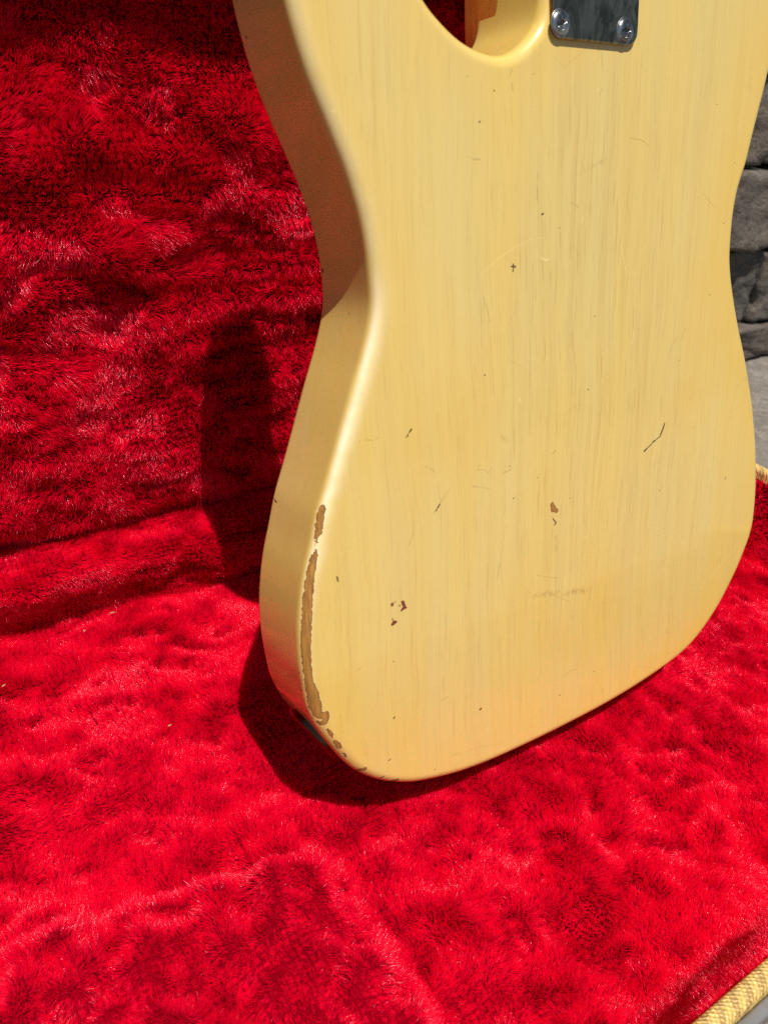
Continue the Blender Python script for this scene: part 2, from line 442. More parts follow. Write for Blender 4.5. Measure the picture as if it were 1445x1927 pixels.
# marks (pixels of the photograph; widths in mm)
px_mm = lambda w: w / 2.9
WEAR = [[(609,944,7),(608,955,11),(605,972,12),(602,990,12),(599,1006,11),(597,1018,8),(595,1030,5.5)], [(603,950,6),(601,962,5)],
        [(596,1034,5),(594,1046,7.5),(590,1062,10),(586,1082,11),(583,1108,11.5),(580,1140,12.5),(578,1180,13),(577,1215,12.5),(579,1250,12),(582,1280,11),(586,1310,12),(591,1338,13)],
        [(588,1290,8),(595,1308,8),(599,1325,9),(600,1340,9)],
        [(594,1346,11),(604,1348,12),(613,1345,9),(616,1352,7),(612,1360,8),(603,1366,9),(596,1362,8)], [(621,911,6),(620,918,8),(622,905,4)],
        [(632,1398,7),(640,1407,9)], [(626,1388,5),(622,1380,5)], [(648,1420,5),(654,1428,5)], [(616,1374,5),(620,1380,4)],
        [(677,1454,9),(686,1449,8)], [(704,1466,5),(709,1463,4.5)], [(716,1469,5),(723,1462,5)], [(741,1474,9),(749,1470,7)],
        [(1038,950,7),(1041,957,11),(1047,962,6)], [(640,1432,5),(654,1438,4.5)], [(660,1442,4.5),(670,1447,5)], [(590,1022,4),(591,1028,3.5)], [(571,1120,5),(572,1124,4)]]
DARK = [[(1250,797,3.4),(1246,808,3.6),(1241,822,2.2)], [(1241,822,1.6),(1228,832,2.8),(1232,830,3)], [(1228,833,1.4),(1218,843,2.0),(1211,850,3.4)],
        [(1040,976,2),(1046,984,2.4),(1043,988,1.6)], [(961,502,2.2),(969,502,2.2)], [(965,497,1.6),(965,512,1.8)],
        [(1377,505,2),(1380,520,2.4),(1381,531,2)], [(1392,600,3),(1393,606,3)], [(589,1340,4),(591,1318,2.5)],
        [(1352,1138,3),(1354,1134,2)], [(1106,733,3)], [(768,821,2.6)], [(1363,902,2),(1365,898,2)], [(822,891,2)], [(912,706,2.4)],
        [(634,1086,2),(637,1096,1.6)], [(1371,1118,2.5)], [(1326,1196,2)], [(920,151,2.4)], [(976,143,2.2)], [(1022,402,2.4),(1019,404,2)],
        [(1052,429,2)], [(931,1061,2)], [(1071,938,2)], [(1254,1190,2.4)], [(905,1334,3),(902,1336,2)], [(1053,1309,2.6)], [(730,1432,1.6),(736,1428,1.6)],
        [(764,824,1.6),(774,808,1.6)], [(1381,307,2.5)], [(746,1470,2)], [(828,948,2),(820,962,1.6)], [(559,1262,2)], [(741,1352,2.4),(743,1349,2)]]
SCR = [[(1011,322,1.6),(1011,350,2.2),(1010,376,2.2)], [(960,130,2),(964,128,2),(958,142,2),(963,158,2.2),(965,172,1.8)], [(878,293,1.8),(893,300,2.2),(904,300,2)],
       [(673,832,1.6),(690,827,2),(700,829,2),(711,824,1.6)],
       [(816,965,1.6),(828,946,2),(848,918,1.4)], [(770,1027,1.6),(778,1000,1.5)], [(936,1085,1.8),(941,1060,1.6),(951,985,1.1)], [(1010,1083,1.3),(1048,1088,1.6)],
       [(1112,1102,2),(1109,1128,2)], [(1282,640,1.4),(1289,615,1.6)], [(1255,672,1.3),(1272,635,1.5)], [(1186,260,1.6),(1206,263,1.8),(1220,275,1.6)],
       [(909,559,1.5),(914,575,1.6),(922,605,1.5)], [(797,877,2),(810,882,2),(818,888,1.4)], [(897,884,1.4),(909,884,1.6),(919,890,1.3),(926,880,1.2)],
       [(889,915,2),(905,917,1.5),(922,920,1.5)], [(947,890,2),(960,884,2.2)], [(1196,46,1.6),(1202,46,2)], [(903,873,1.6),(900,880,1.4)],
       [(1040,1120,1.2),(1074,1133,1.4)], [(745,1345,1.6)], [(1144,780,1.3),(1147,800,1.3)], [(1105,1000,1.0),(1090,950,1.0)], [(830,1318,1.5),(842,1312,1.8)],
       [(672,1262,1.6),(680,1256,1.6)], [(640,1345,1.2),(648,1385,1.2)], [(875,145,1.0),(900,139,1.2),(917,141,1.0)], [(1075,1150,1.3),(1076,1165,1.3)],
       [(1320,362,1.2),(1345,392,1.4)], [(1180,372,1.2),(1185,420,1.1)], [(1073,380,1.5),(1087,390,2)], [(850,1422,1.2),(905,1406,1.2),(955,1398,1.0)],
       [(1038,855,2.2),(1046,848,2)], [(1060,780,1.1),(1085,763,1.2),(1100,760,1)], [(1131,1290,1.2),(1135,1320,1.2)],
       [(708,512,1.4),(716,503,1.4)],
       [(1130,90,1.3),(1134,135,1.6)], [(1128,178,1.6),(1133,165,1.2)]]
RED = [[(758,1133,4),(761,1142,5),(757,1147,4)], [(764,1143,4),(753,1150,2.5)], [(738,1137,5)], [(743,1132,2.4)], [(741,1172,8),(746,1170,3)], [(737,1162,2),(739,1167,3)], [(752,1141,2.5)]]
LIGHT = [[(902,521,1.0),(935,489,1.2),(970,464,1.2),(1000,450,1.2),(1022,447,1.0)], [(618,212,3.5),(626,210,5),(632,208,2.5)], [(800,667,2)], [(977,748,2),(980,756,2)], [(1315,1110,1.2),(1350,1070,1.4),(1392,1020,1.2)], [(1322,1043,3)],
         [(1095,1015,1.2),(1115,1005,1.0)], [(1240,1075,1.2),(1255,1062,1.2)], [(1017,484,1.6),(1026,490,2.5),(1032,487,2)], [(1188,650,1.4),(1192,622,1.2)], [(634,268,2)], [(1393,230,2)],
         [(1290,600,1.4)], [(1097,408,2.5),(1095,420,1.5)], [(1168,460,1.2),(1176,505,1.4),(1180,520,1.2)]]
SMU = [[(1006,1122,8),(1030,1117,11),(1050,1116,11)], [(1062,1117,10),(1085,1113,11),(1108,1110,9)], [(1045,1000,7),(1046,1040,6)], [(940,820,5),(955,830,7)], [(1100,320,6),(1140,300,6)],
       [(1230,150,3),(1235,280,3)], [(1410,100,3),(1412,170,3.5),(1405,215,3)]]
SIDE_D = [((464,68),3.4), ((604,301),3.2), ((607,508),4.0), ((602,1),1), ((640,535),1.6), ((657,590),1.8), ((517,946),2.6), ((513,940),1.5), ((510,1128),1.5),
          ((519,1262),1.4), ((505,1082),1.4), ((563,1265),2.6), ((565,1296),2.4), ((660,683),1.5), ((567,1300),2), ((555,16),3.0), ((489,1090),2)]
SIDE_S = [[(543,1272),(549,1290),(553,1310),(560,1325)], [(512,1256),(518,1268),(522,1278)], [(515,938),(521,948)]]

def on_side(u, v):
    best = None
    for z in np.linspace(-43, -3, 41):
        q = body_px([(u, v)], z)[0]
        d = np.min(np.linalg.norm(OUT - q[:2], axis=1))
        if best is None or d < best[0]: best = (d, q)
    return best[1]
def strokes(lst):
    out = []
    for s in lst:
        P = body_px([(a, b) for a, b, _ in s]); R = np.array([max(px_mm(c) / 2, 0.18) for *_, c in s])
        if len(s) == 1: out.append((P[0], P[0], R[0], R[0]))
        for i in range(len(s) - 1): out.append((P[i], P[i + 1], R[i], R[i + 1]))
    return out
MARKS = {'wear': strokes(WEAR), 'dark': strokes(DARK), 'scratch': strokes(SCR), 'red': strokes(RED), 'light': strokes(LIGHT), 'smudge': strokes(SMU)}
for (uv, r) in SIDE_D:
    q = on_side(*uv); MARKS['dark'].append((q, q + [0, -0.8, 0], r / 2.9 / 2 + 0.25, r / 2.9 / 2))
for s in SIDE_S:
    P = [on_side(*q) for q in s]
    for a, b in zip(P[:-1], P[1:]): MARKS['dark'].append((a, b, 0.38, 0.38))
def sdf(P, segs):
    d = np.full(len(P), 6.0)
    for a, b, ra, rb in segs:
        lo = np.minimum(a, b) - 7; hi = np.maximum(a, b) + 7
        ix = np.where(((P >= lo) & (P <= hi)).all(1))[0]
        if not len(ix): continue
        q = P[ix]; ab = b - a; L2 = ab @ ab
        t = np.clip((q - a) @ ab / L2, 0, 1) if L2 > 1e-9 else np.zeros(len(q))
        dd = np.linalg.norm(q - (a + t[:, None] * ab), axis=1) - (ra + (rb - ra) * t)
        d[ix] = np.minimum(d[ix], dd)
    return d

def build_body():
    R1 = 5.4; na = 10
    rings = []
    for k in range(na + 1):                              # front roundover, side, back roundover
        a = math.pi / 2 * k / na
        rings.append((4.0 * (1 - math.sin(a)), -T + 4.0 * (1 - math.cos(a))))
    for z in np.linspace(-T + 4.0, -R1, 26)[1:-1]: rings.append((0.0, z))
    for k in range(na + 1):
        a = math.pi / 2 * k / na
        rings.append((R1 * (1 - math.cos(a)), -R1 + R1 * math.sin(a)))
    rings += [(R1 + 1.5, 0.0), (R1 + 3.0, 0.0), (R1 + 5.0, 0.0)]
    FLAT = 3
    V = []
    for ins, z in rings:
        V.append(np.column_stack([OUT - NRM * ins, np.full(NO, z)]))
    V = np.vstack(V); faces = grid_faces(NO, len(rings), True)
    # back face: points, denser near the marks
    top = V[-NO:, :2]
    lo, hi = top.min(0), top.max(0)
    gx, gy = np.meshgrid(np.arange(lo[0], hi[0], 6.0), np.arange(lo[1], hi[1], 6.0))
    pts = [np.column_stack([gx.ravel(), gy.ravel()]) + rng.uniform(-.5, .5, (gx.size, 2))]
    fx, fy = np.meshgrid(np.arange(lo[0], hi[0], 0.55), np.arange(lo[1], hi[1], 0.55))
    F = np.column_stack([fx.ravel(), fy.ravel(), np.zeros(fx.size)])
    keep = np.zeros(len(F), bool)
    for k, s in MARKS.items():
        keep |= sdf(F, s) < (0.9 if k != 'wear' else 1.6)
    pts.append(F[keep][:, :2] + rng.uniform(-.06, .06, (keep.sum(), 2)))
    pts = np.vstack(pts)
    # inside test with margin
    from mathutils.kdtree import KDTree
    kd = KDTree(NO)
    for i, q in enumerate(top): kd.insert((q[0], q[1], 0), i)
    kd.balance()
    ok = np.zeros(len(pts), bool)
    for i, q in enumerate(pts):
        _, j, dist = kd.find((q[0], q[1], 0))
        ok[i] = dist > 0.6 and (q - top[j]) @ NRM[j] < 0
    pts = pts[ok]
    allp = [Vector(q) for q in np.vstack([top, pts])]
    vo, eo, fo, ov, oe, of = delaunay_2d_cdt(allp, [], [list(range(NO))], 1, 1e-5)
    base = len(V) - NO
    vid = {}; extra = []
    for i, q in enumerate(vo):
        src = [s for s in ov[i] if s < NO]
        if src: vid[i] = base + src[0]
        else: vid[i] = len(V) + len(extra); extra.append((q[0], q[1], 0.0))
    V = np.vstack([V, np.array(extra)])
    for f in fo: faces.append(tuple(vid[i] for i in f))
    faces.append(tuple(reversed(range(NO))))
    o = mesh_obj('body', bm_co(V), faces, M_PAINT, guitar, True)
    me = o.data
    for k, s in MARKS.items():
        a = me.attributes.new(k, 'FLOAT', 'POINT'); Q = V * np.where(V[:, 2:] > -9, [1, 1, 0.6], 1.0) if k == 'wear' else V; a.data.foreach_set('value', sdf(Q, s).astype(np.float32))
    rub = np.exp(-(((V[:, 0] - 8) / 60) ** 2 + ((V[:, 1] + 85) / 85) ** 2)) * 0.9 + 0.55 * np.exp(-(((V[:, 0] - 5) / 85) ** 2 + ((V[:, 1] + 200) / 85) ** 2))
    rub *= V[:, 2] > -1
    a = me.attributes.new('rub', 'FLOAT', 'POINT'); a.data.foreach_set('value', rub.astype(np.float32))
    rim_hl = np.exp(-((V[:, 2] + 1.5) / 1.35) ** 2) * (V[:, 0] < -100) * np.interp(V[:, 1], [-232, -205, -120, -82], [0, 1.0, 1.0, 0.3])  # mask of the painted highlight along the left roundover
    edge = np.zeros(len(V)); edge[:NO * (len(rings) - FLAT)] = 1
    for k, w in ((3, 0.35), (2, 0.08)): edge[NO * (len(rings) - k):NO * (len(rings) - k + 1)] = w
    a = me.attributes.new('rim_highlight', 'FLOAT', 'POINT'); a.data.foreach_set('value', (rim_hl * edge).astype(np.float32))
    dd = np.full(len(V), 60.0)
    for i in range(0, len(V), 4000):
        q = V[i:i + 4000, :2]
        dd[i:i + 4000] = np.sqrt(((q[:, None] - OUT[None, ::8]) ** 2).sum(-1).min(1))
    am = 0.75 * np.exp(-(dd / 26) ** 2) * np.interp(V[:, 0], [-160, -60, 40, 150], [0.45, 0.35, 0.6, 1.0])
    a = me.attributes.new('amber', 'FLOAT', 'POINT'); a.data.foreach_set('value', am.astype(np.float32))
    bmx = bmesh.new(); bmx.from_mesh(me); bmesh.ops.recalc_face_normals(bmx, faces=bmx.faces[:]); bmx.to_mesh(me); bmx.free()
    me.polygons.foreach_set('use_smooth', [True] * len(me.polygons))
    # keep the flat front flat
    me.polygons[len(me.polygons) - 1].use_smooth = False
    return o
body = build_body()

def slab(name, outline, z0, z1, bev, mat, parent, seg=4, flip=None):
    P = np.asarray(outline, float); n = len(P)
    t = np.roll(P, -1, 0) - np.roll(P, 1, 0); t /= np.linalg.norm(t, axis=1)[:, None] + 1e-12
    nr = np.stack([t[:, 1], -t[:, 0]], 1)
    area = 0.5 * np.sum(P[:, 0] * np.roll(P[:, 1], -1) - np.roll(P[:, 0], -1) * P[:, 1])
    if area < 0: nr = -nr
    rings = []
    for k in range(seg + 1):
        a = math.pi / 2 * k / seg; rings.append((bev * (1 - math.sin(a)), z0 + bev * (1 - math.cos(a))))
    for k in range(seg + 1):
        a = math.pi / 2 * k / seg; rings.append((bev * (1 - math.cos(a)), z1 - bev + bev * math.sin(a)))
    V = np.vstack([np.column_stack([P - nr * i, np.full(n, z)]) for i, z in rings])
    f = grid_faces(n, len(rings), True)
    f.append(tuple(reversed(range(n)))); f.append(tuple(range(len(V) - n, len(V))))
    o = mesh_obj(name, bm_co(V), f, mat, parent, True)
    b = bmesh.new(); b.from_mesh(o.data); bmesh.ops.recalc_face_normals(b, faces=b.faces[:]); b.to_mesh(o.data); b.free()
    for p in o.data.polygons:
        p.use_smooth = len(p.vertices) <= 4
    return o
def rrect(x0, x1, y0, y1, r, n=8):
    o = []
    for cx, cy, a0 in ((x1 - r, y0 + r, -90), (x1 - r, y1 - r, 0), (x0 + r, y1 - r, 90), (x0 + r, y0 + r, 180)):
        for k in range(n + 1):
            a = math.radians(a0 + 90 * k / n); o.append((cx + r * math.cos(a), cy + r * math.sin(a)))
    return o
neck = slab('neck', [(27.9, -4), (27.9, 75), (21.2, 462), (-21.2, 462), (-27.9, 75), (-27.9, -4)][::1], -53.0, -28.0, 3.0, M_MAPLE, guitar)
hs = [(21.2, 460), (24, 470), (33, 480), (36, 560), (37, 625), (30, 645), (12, 652), (-8, 648), (-20, 632), (-22, 612), (-14, 595), (-9, 570), (-13, 530), (-21, 495), (-21.2, 460)]
slab('headstock', resample(catmull(hs, 6), 4.0), -52.0, -38.0, 1.5, M_MAPLE, neck)
# neck plate and its screws
plate = slab('neck_plate', rrect(-25.5, 25.5, 0, 64, 5.5), -0.02, 2.0, 0.7, M_CHROME, guitar)
def screw(cx, cy, rot):
    nr, na = 22, 56; V = []; R = 4.6
    for i in range(nr):
        r = R * (i + 0.0) / (nr - 1)
        for j in range(na):
            a = 2 * math.pi * j / na
            x, y = r * math.cos(a), r * math.sin(a)
            z = 1.35 * (1 - (r / R) ** 2) ** 0.6 if r < R else -0.15
            xr, yr = x * math.cos(rot) + y * math.sin(rot), -x * math.sin(rot) + y * math.cos(rot)
            w = 0.75 - 0.05 * r
            if (abs(xr) < w or abs(yr) < w) and r < 2.75: z = 0.15 - 0.9 * (1 - r / 2.9)
            V.append((cx + x, cy + y, 2.0 + z))
    o = mesh_obj('screw', bm_co(V), grid_faces(na, nr, True), M_STEEL, plate, True)
    ring = []
    for rr, zz in ((4.55, 0.02), (4.75, 0.16), (5.05, 0.16), (5.25, 0.02)):
        for j in range(na):
            a = 2 * math.pi * j / na; ring.append((cx + rr * math.cos(a), cy + rr * math.sin(a), 2.0 + zz))
    mesh_obj('countersink', bm_co(ring), grid_faces(na, 4, True), M_STEEL, plate, True)
sc_px = body_px([(1055.4, 43), (1177, 57.3)], 2.4)
screw(sc_px[0][0], sc_px[0][1], 0.35); screw(sc_px[1][0], sc_px[1][1], 0.12)
screw(-19.3, 57, 0.9); screw(19.3, 57, 0.5)

# output jack on the treble side of the lower bout
def jack():
    c = np.array([-149.5, -293.5]); i = np.argmin(np.linalg.norm(OUT - c, axis=1))
    n = NRM[i]; p = OUT[i] + n * 0.7; tn = np.array([-n[1], n[0]])
    na = 48
    prof = [(16.0, -2.5), (16.0, 0.8), (15.5, 1.5), (14.6, 1.8), (13.4, 1.5), (12.2, 0.2)]
    def lathe(pr):
        V = []
        for r, h in pr:
            for j in range(na):
                a = 2 * math.pi * j / na
                xy = p + tn * r * math.cos(a) + n * h
                V.append((xy[0], xy[1], -22.2 + r * math.sin(a)))
        return V
    cup = mesh_obj('jack_cup', bm_co(lathe(prof)), grid_faces(na, len(prof), True), M_DULL, guitar)
    mesh_obj('jack_socket', bm_co(lathe([(12.3, 0.25), (8, 0.15), (5.0, 0.12), (3.0, 0.1), (0.01, 0.1)])), grid_faces(na, 5, True), M_BLACK, cup)
    mesh_obj('jack_nut', bm_co(lathe([(6.4, 0.1), (6.4, 0.5), (5.8, 0.8), (4.0, 0.8), (3.7, 0.5), (3.6, 0.15)])), grid_faces(na, 6, True), M_BLACK, cup)
jack()

# ------------------------------------------------------------------ the open case
case = empty('guitar_case', 'open tweed guitar case with deep red plush lining and raised lid', 'case',
             Matrix.Translation((-0.17, 0.05, GZ)))
CO = np.array([-170.0, 50.0, GZ * 1000])
def cc(P): return (np.asarray(P, float) - CO) / 1000
X0, X1 = -690.0, 312.0
FZ = -7.0                                               # backing of the floor plush

class Sheet:
    """profile (y,z) swept along x; base(x, s) gives position and normal"""
    def __init__(s, prof, disp=None):
        P = np.asarray(prof, float)
        # smooth the polyline
        d = np.r_[0, np.cumsum(np.linalg.norm(np.diff(P, axis=0), axis=1))]
        q = np.arange(0, d[-1], 1.0)
        Y = np.interp(q, d, P[:, 0]); Z = np.interp(q, d, P[:, 1])
        k = np.exp(-0.5 * (np.arange(-18, 19) / 6.0) ** 2); k /= k.sum()
        Y = np.convolve(np.pad(Y, 18, 'reflect', reflect_type='odd'), k, 'valid'); Z = np.convolve(np.pad(Z, 18, 'reflect', reflect_type='odd'), k, 'valid')
        s.Y, s.Z, s.q, s.len = Y, Z, q, q[-1]
        ty, tz = np.gradient(Y), np.gradient(Z); l = np.hypot(ty, tz); ty /= l; tz /= l
        s.ty, s.tz = ty, tz
        s.disp = disp
    def base(s, x, v):
        y = np.interp(v, s.q, s.Y); z = np.interp(v, s.q, s.Z)
        ty = np.interp(v, s.q, s.ty); tz = np.interp(v, s.q, s.tz)
        l = np.hypot(ty, tz); ty /= l; tz /= l
        n = np.stack([np.zeros_like(x), -tz, ty], 1)
        P = np.stack([x, y, z], 1)
        return P, n, np.stack([np.zeros_like(x), ty, tz], 1)
    def pos(s, x, v):
        P, n, t = s.base(x, v)
        if s.disp is not None: P = P + n * s.disp(x, v, P)[:, None]
        return P
    def full(s, x, v):
        e = 1.0
        P = s.pos(x, v); a = s.pos(x + e, v) - s.pos(x - e, v); b = s.pos(x, v + e) - s.pos(x, v - e)
        a /= np.linalg.norm(a, axis=1)[:, None]; b /= np.linalg.norm(b, axis=1)[:, None]
        n = np.cross(a, b); n /= np.linalg.norm(n, axis=1)[:, None]
        return P, n, a, b
    def mesh(s, name, x0, x1, step, mat, parent):
        nx = int((x1 - x0) / step) + 1; nv = int(s.len / step) + 1
        X, V = np.meshgrid(np.linspace(x0, x1, nx), np.linspace(0, s.len, nv))
        P = s.pos(X.ravel(), V.ravel())
        return mesh_obj(name, cc(P), grid_faces(nx, nv), mat, parent)

GR = (1024, 1024)
LUMP = noise2(GR, 60, 11); LUMP2 = noise2(GR, 22, 12); LUMP3 = noise2(GR, 140, 13); LUMP4 = noise2(GR, 10, 14)
def sstep(x, a, b):
    t = np.clip((x - a) / (b - a), 0, 1); return t * t * (3 - 2 * t)
cpt = B @ np.array([-36, -341, -44.5]) + B0
_dr = np.random.default_rng(5)
DIMPLES = [(_dr.uniform(-300, 300), _dr.uniform(-110, 200), _dr.uniform(2.5, 5.5), _dr.uniform(3, 7)) for _ in range(170)]
DIMPLES += [(*floor_px(u, v)[:2], 4.5, 8) for u, v in ((1265, 1445), (1310, 1467), (1120, 1510), (1316, 1355), (1265, 1335), (1240, 1310), (305, 1190), (330, 1205), (410, 1185), (300, 1245), (250, 1310), (180, 1420), (150, 1440), (820, 1580), (60, 1345), (1330, 1255), (1110, 1395))]
DIMPLES += [(*floor_px(u, v, z)[:2], r_, d_) for u, v, z, r_, d_ in ((480, 1715, 16, 7, 4.5), (550, 1680, 16, 8, 4.5), (640, 1780, 16, 9, 4.5), (640, 1650, 16, 6, 4.5), (200, 1840, 18, 9, 4.5), (480, 1770, 16, 8, 4.5), (600, 1830, 14, 8, 4.5), (350, 1800, 16, 8, 4.5), (330, 1870, 16, 8, 4.5), (120, 1900, 16, 8, 4.5), (420, 1620, 0, 8, 7), (60, 1500, 0, 9, 7), (200, 1530, 0, 7, 6), (280, 1560, 0, 6, 6), (830, 1660, 0, 7, 6), (1060, 1730, 0, 9, 6), (1240, 1500, 0, 8, 6), (1400, 1550, 0, 10, 7), (1310, 1580, 0, 9, 6), (980, 1600, 0, 8, 5), (730, 1560, 0, 7, 6))]
_gx, _gy = np.meshgrid(np.arange(GR[1]) - 500.0, np.arange(GR[0]) - 300.0)
DMAP = np.zeros(GR)
for (dx, dy, dr, dd) in DIMPLES:
    i0, j0 = int(dy + 300), int(dx + 500)
    sl = (slice(i0 - 30, i0 + 31), slice(j0 - 30, j0 + 31))
    DMAP[sl] += dd * np.exp(-(((_gx[sl] - dx) / dr) ** 2 + ((_gy[sl] - dy) / (dr * 0.8)) ** 2))
def tray_disp(x, v, P):
    h = 1.5 * sample(LUMP, x, v) + 1.1 * sample(LUMP2, x, v) + 1.0 * sample(LUMP3, x, v) + 0.75 * sample(LUMP4, x, v)
    # raised padded block by the near wall
    wob = 3 * sample(LUMP, x * 1.3 + 200, v)
    blk = sstep(-(P[:, 0] + 154 + wob), 0, 22) * sstep(-(P[:, 1] - 14 + wob + 0.10 * (P[:, 0] + 165)), 0, 18) * sstep(P[:, 1], -140, -118)
    h = h * (1 + 2.2 * blk) + 22 * blk * (1 - 0.35 * sstep(-P[:, 1], 0, 90))
    # the cushion pushed up against the standing guitar
    h = h + 8.4 * np.exp(-(((P[:, 0] - cpt[0]) / 34) ** 2 + ((P[:, 1] - cpt[1] - 6) / 14) ** 2))
    h = h - sample(DMAP, P[:, 0] + 500, P[:, 1] + 300)
    wall = sstep(P[:, 2], 0, 20) * (P[:, 1] > 170)
    return h + wall * 2.5 * sample(LUMP, x * 0.7 + 50, v * 1.5)
tray = Sheet([(-150, 40), (-145, 30), (-134, 6), (-124, FZ), (-100, FZ), (0, FZ), (120, FZ), (205, FZ), (222, FZ - 1), (233, FZ + 1), (229, 10), (218, 24), (214, 36), (221, 47), (236, 51), (248, 53), (262, 54)], tray_disp)
def lid_disp(x, v, P):
    h = 1.5 * sample(LUMP, x * 0.6 + 333, v) + 1.7 * sample(LUMP2, x * 0.55 + 100, v + 77) + 0.9 * sample(LUMP4, x * 0.6, v) + 1.3 * sample(LUMP3, x, v + 400)
    z = P[:, 2]
    env = np.exp(-((z - 205) / 42) ** 2)
    ph = (z + 0.05 * P[:, 0] + 5 * sample(LUMP3, x, v)) / 19 * 2 * math.pi
    h += env * 3.8 * np.sin(ph) * (0.6 + 0.4 * sample(LUMP, x * .6, v))
    return h
lid = Sheet([(262, 46), (250, 50), (241, 56), (237, 70), (232, 130), (228, 180), (225, 232), (224, 300), (230, 380), (228, 428), (218, 444), (172, 449)], lid_disp)

lining = tray.mesh('tray_lining', X0, X1, 3.0, M_BACK, case)
lid_lining = lid.mesh('lid_lining', X0, X1, 3.0, M_BACK, case)

# right end wall lining (inside of the short end)
class EndSheet(Sheet):
    """profile (x,z) swept along y"""
    def pos(s, y, v):
        x = np.interp(v, s.q, s.Y); z = np.interp(v, s.q, s.Z)
        tx = np.interp(v, s.q, s.ty); tz = np.interp(v, s.q, s.tz)
        h = 1.5 * sample(LUMP, y, v)
        return np.stack([x - tz * h, y, z + tx * h], 1)
    def full(s, y, v):
        e = 1.0
        P = s.pos(y, v); a = s.pos(y + e, v) - s.pos(y - e, v); b = s.pos(y, v + e) - s.pos(y, v - e)
        a /= np.linalg.norm(a, axis=1)[:, None]; b /= np.linalg.norm(b, axis=1)[:, None]
        n = -np.cross(a, b); n /= np.linalg.norm(n, axis=1)[:, None]
        return P, n, a, b
endw = EndSheet([(282, FZ), (296, FZ + 2), (306, 6), (312, 26), (316, 46), (318, 56)])
end_lining = endw.mesh('end_lining', -146, 234, 3.0, M_BACK, case)

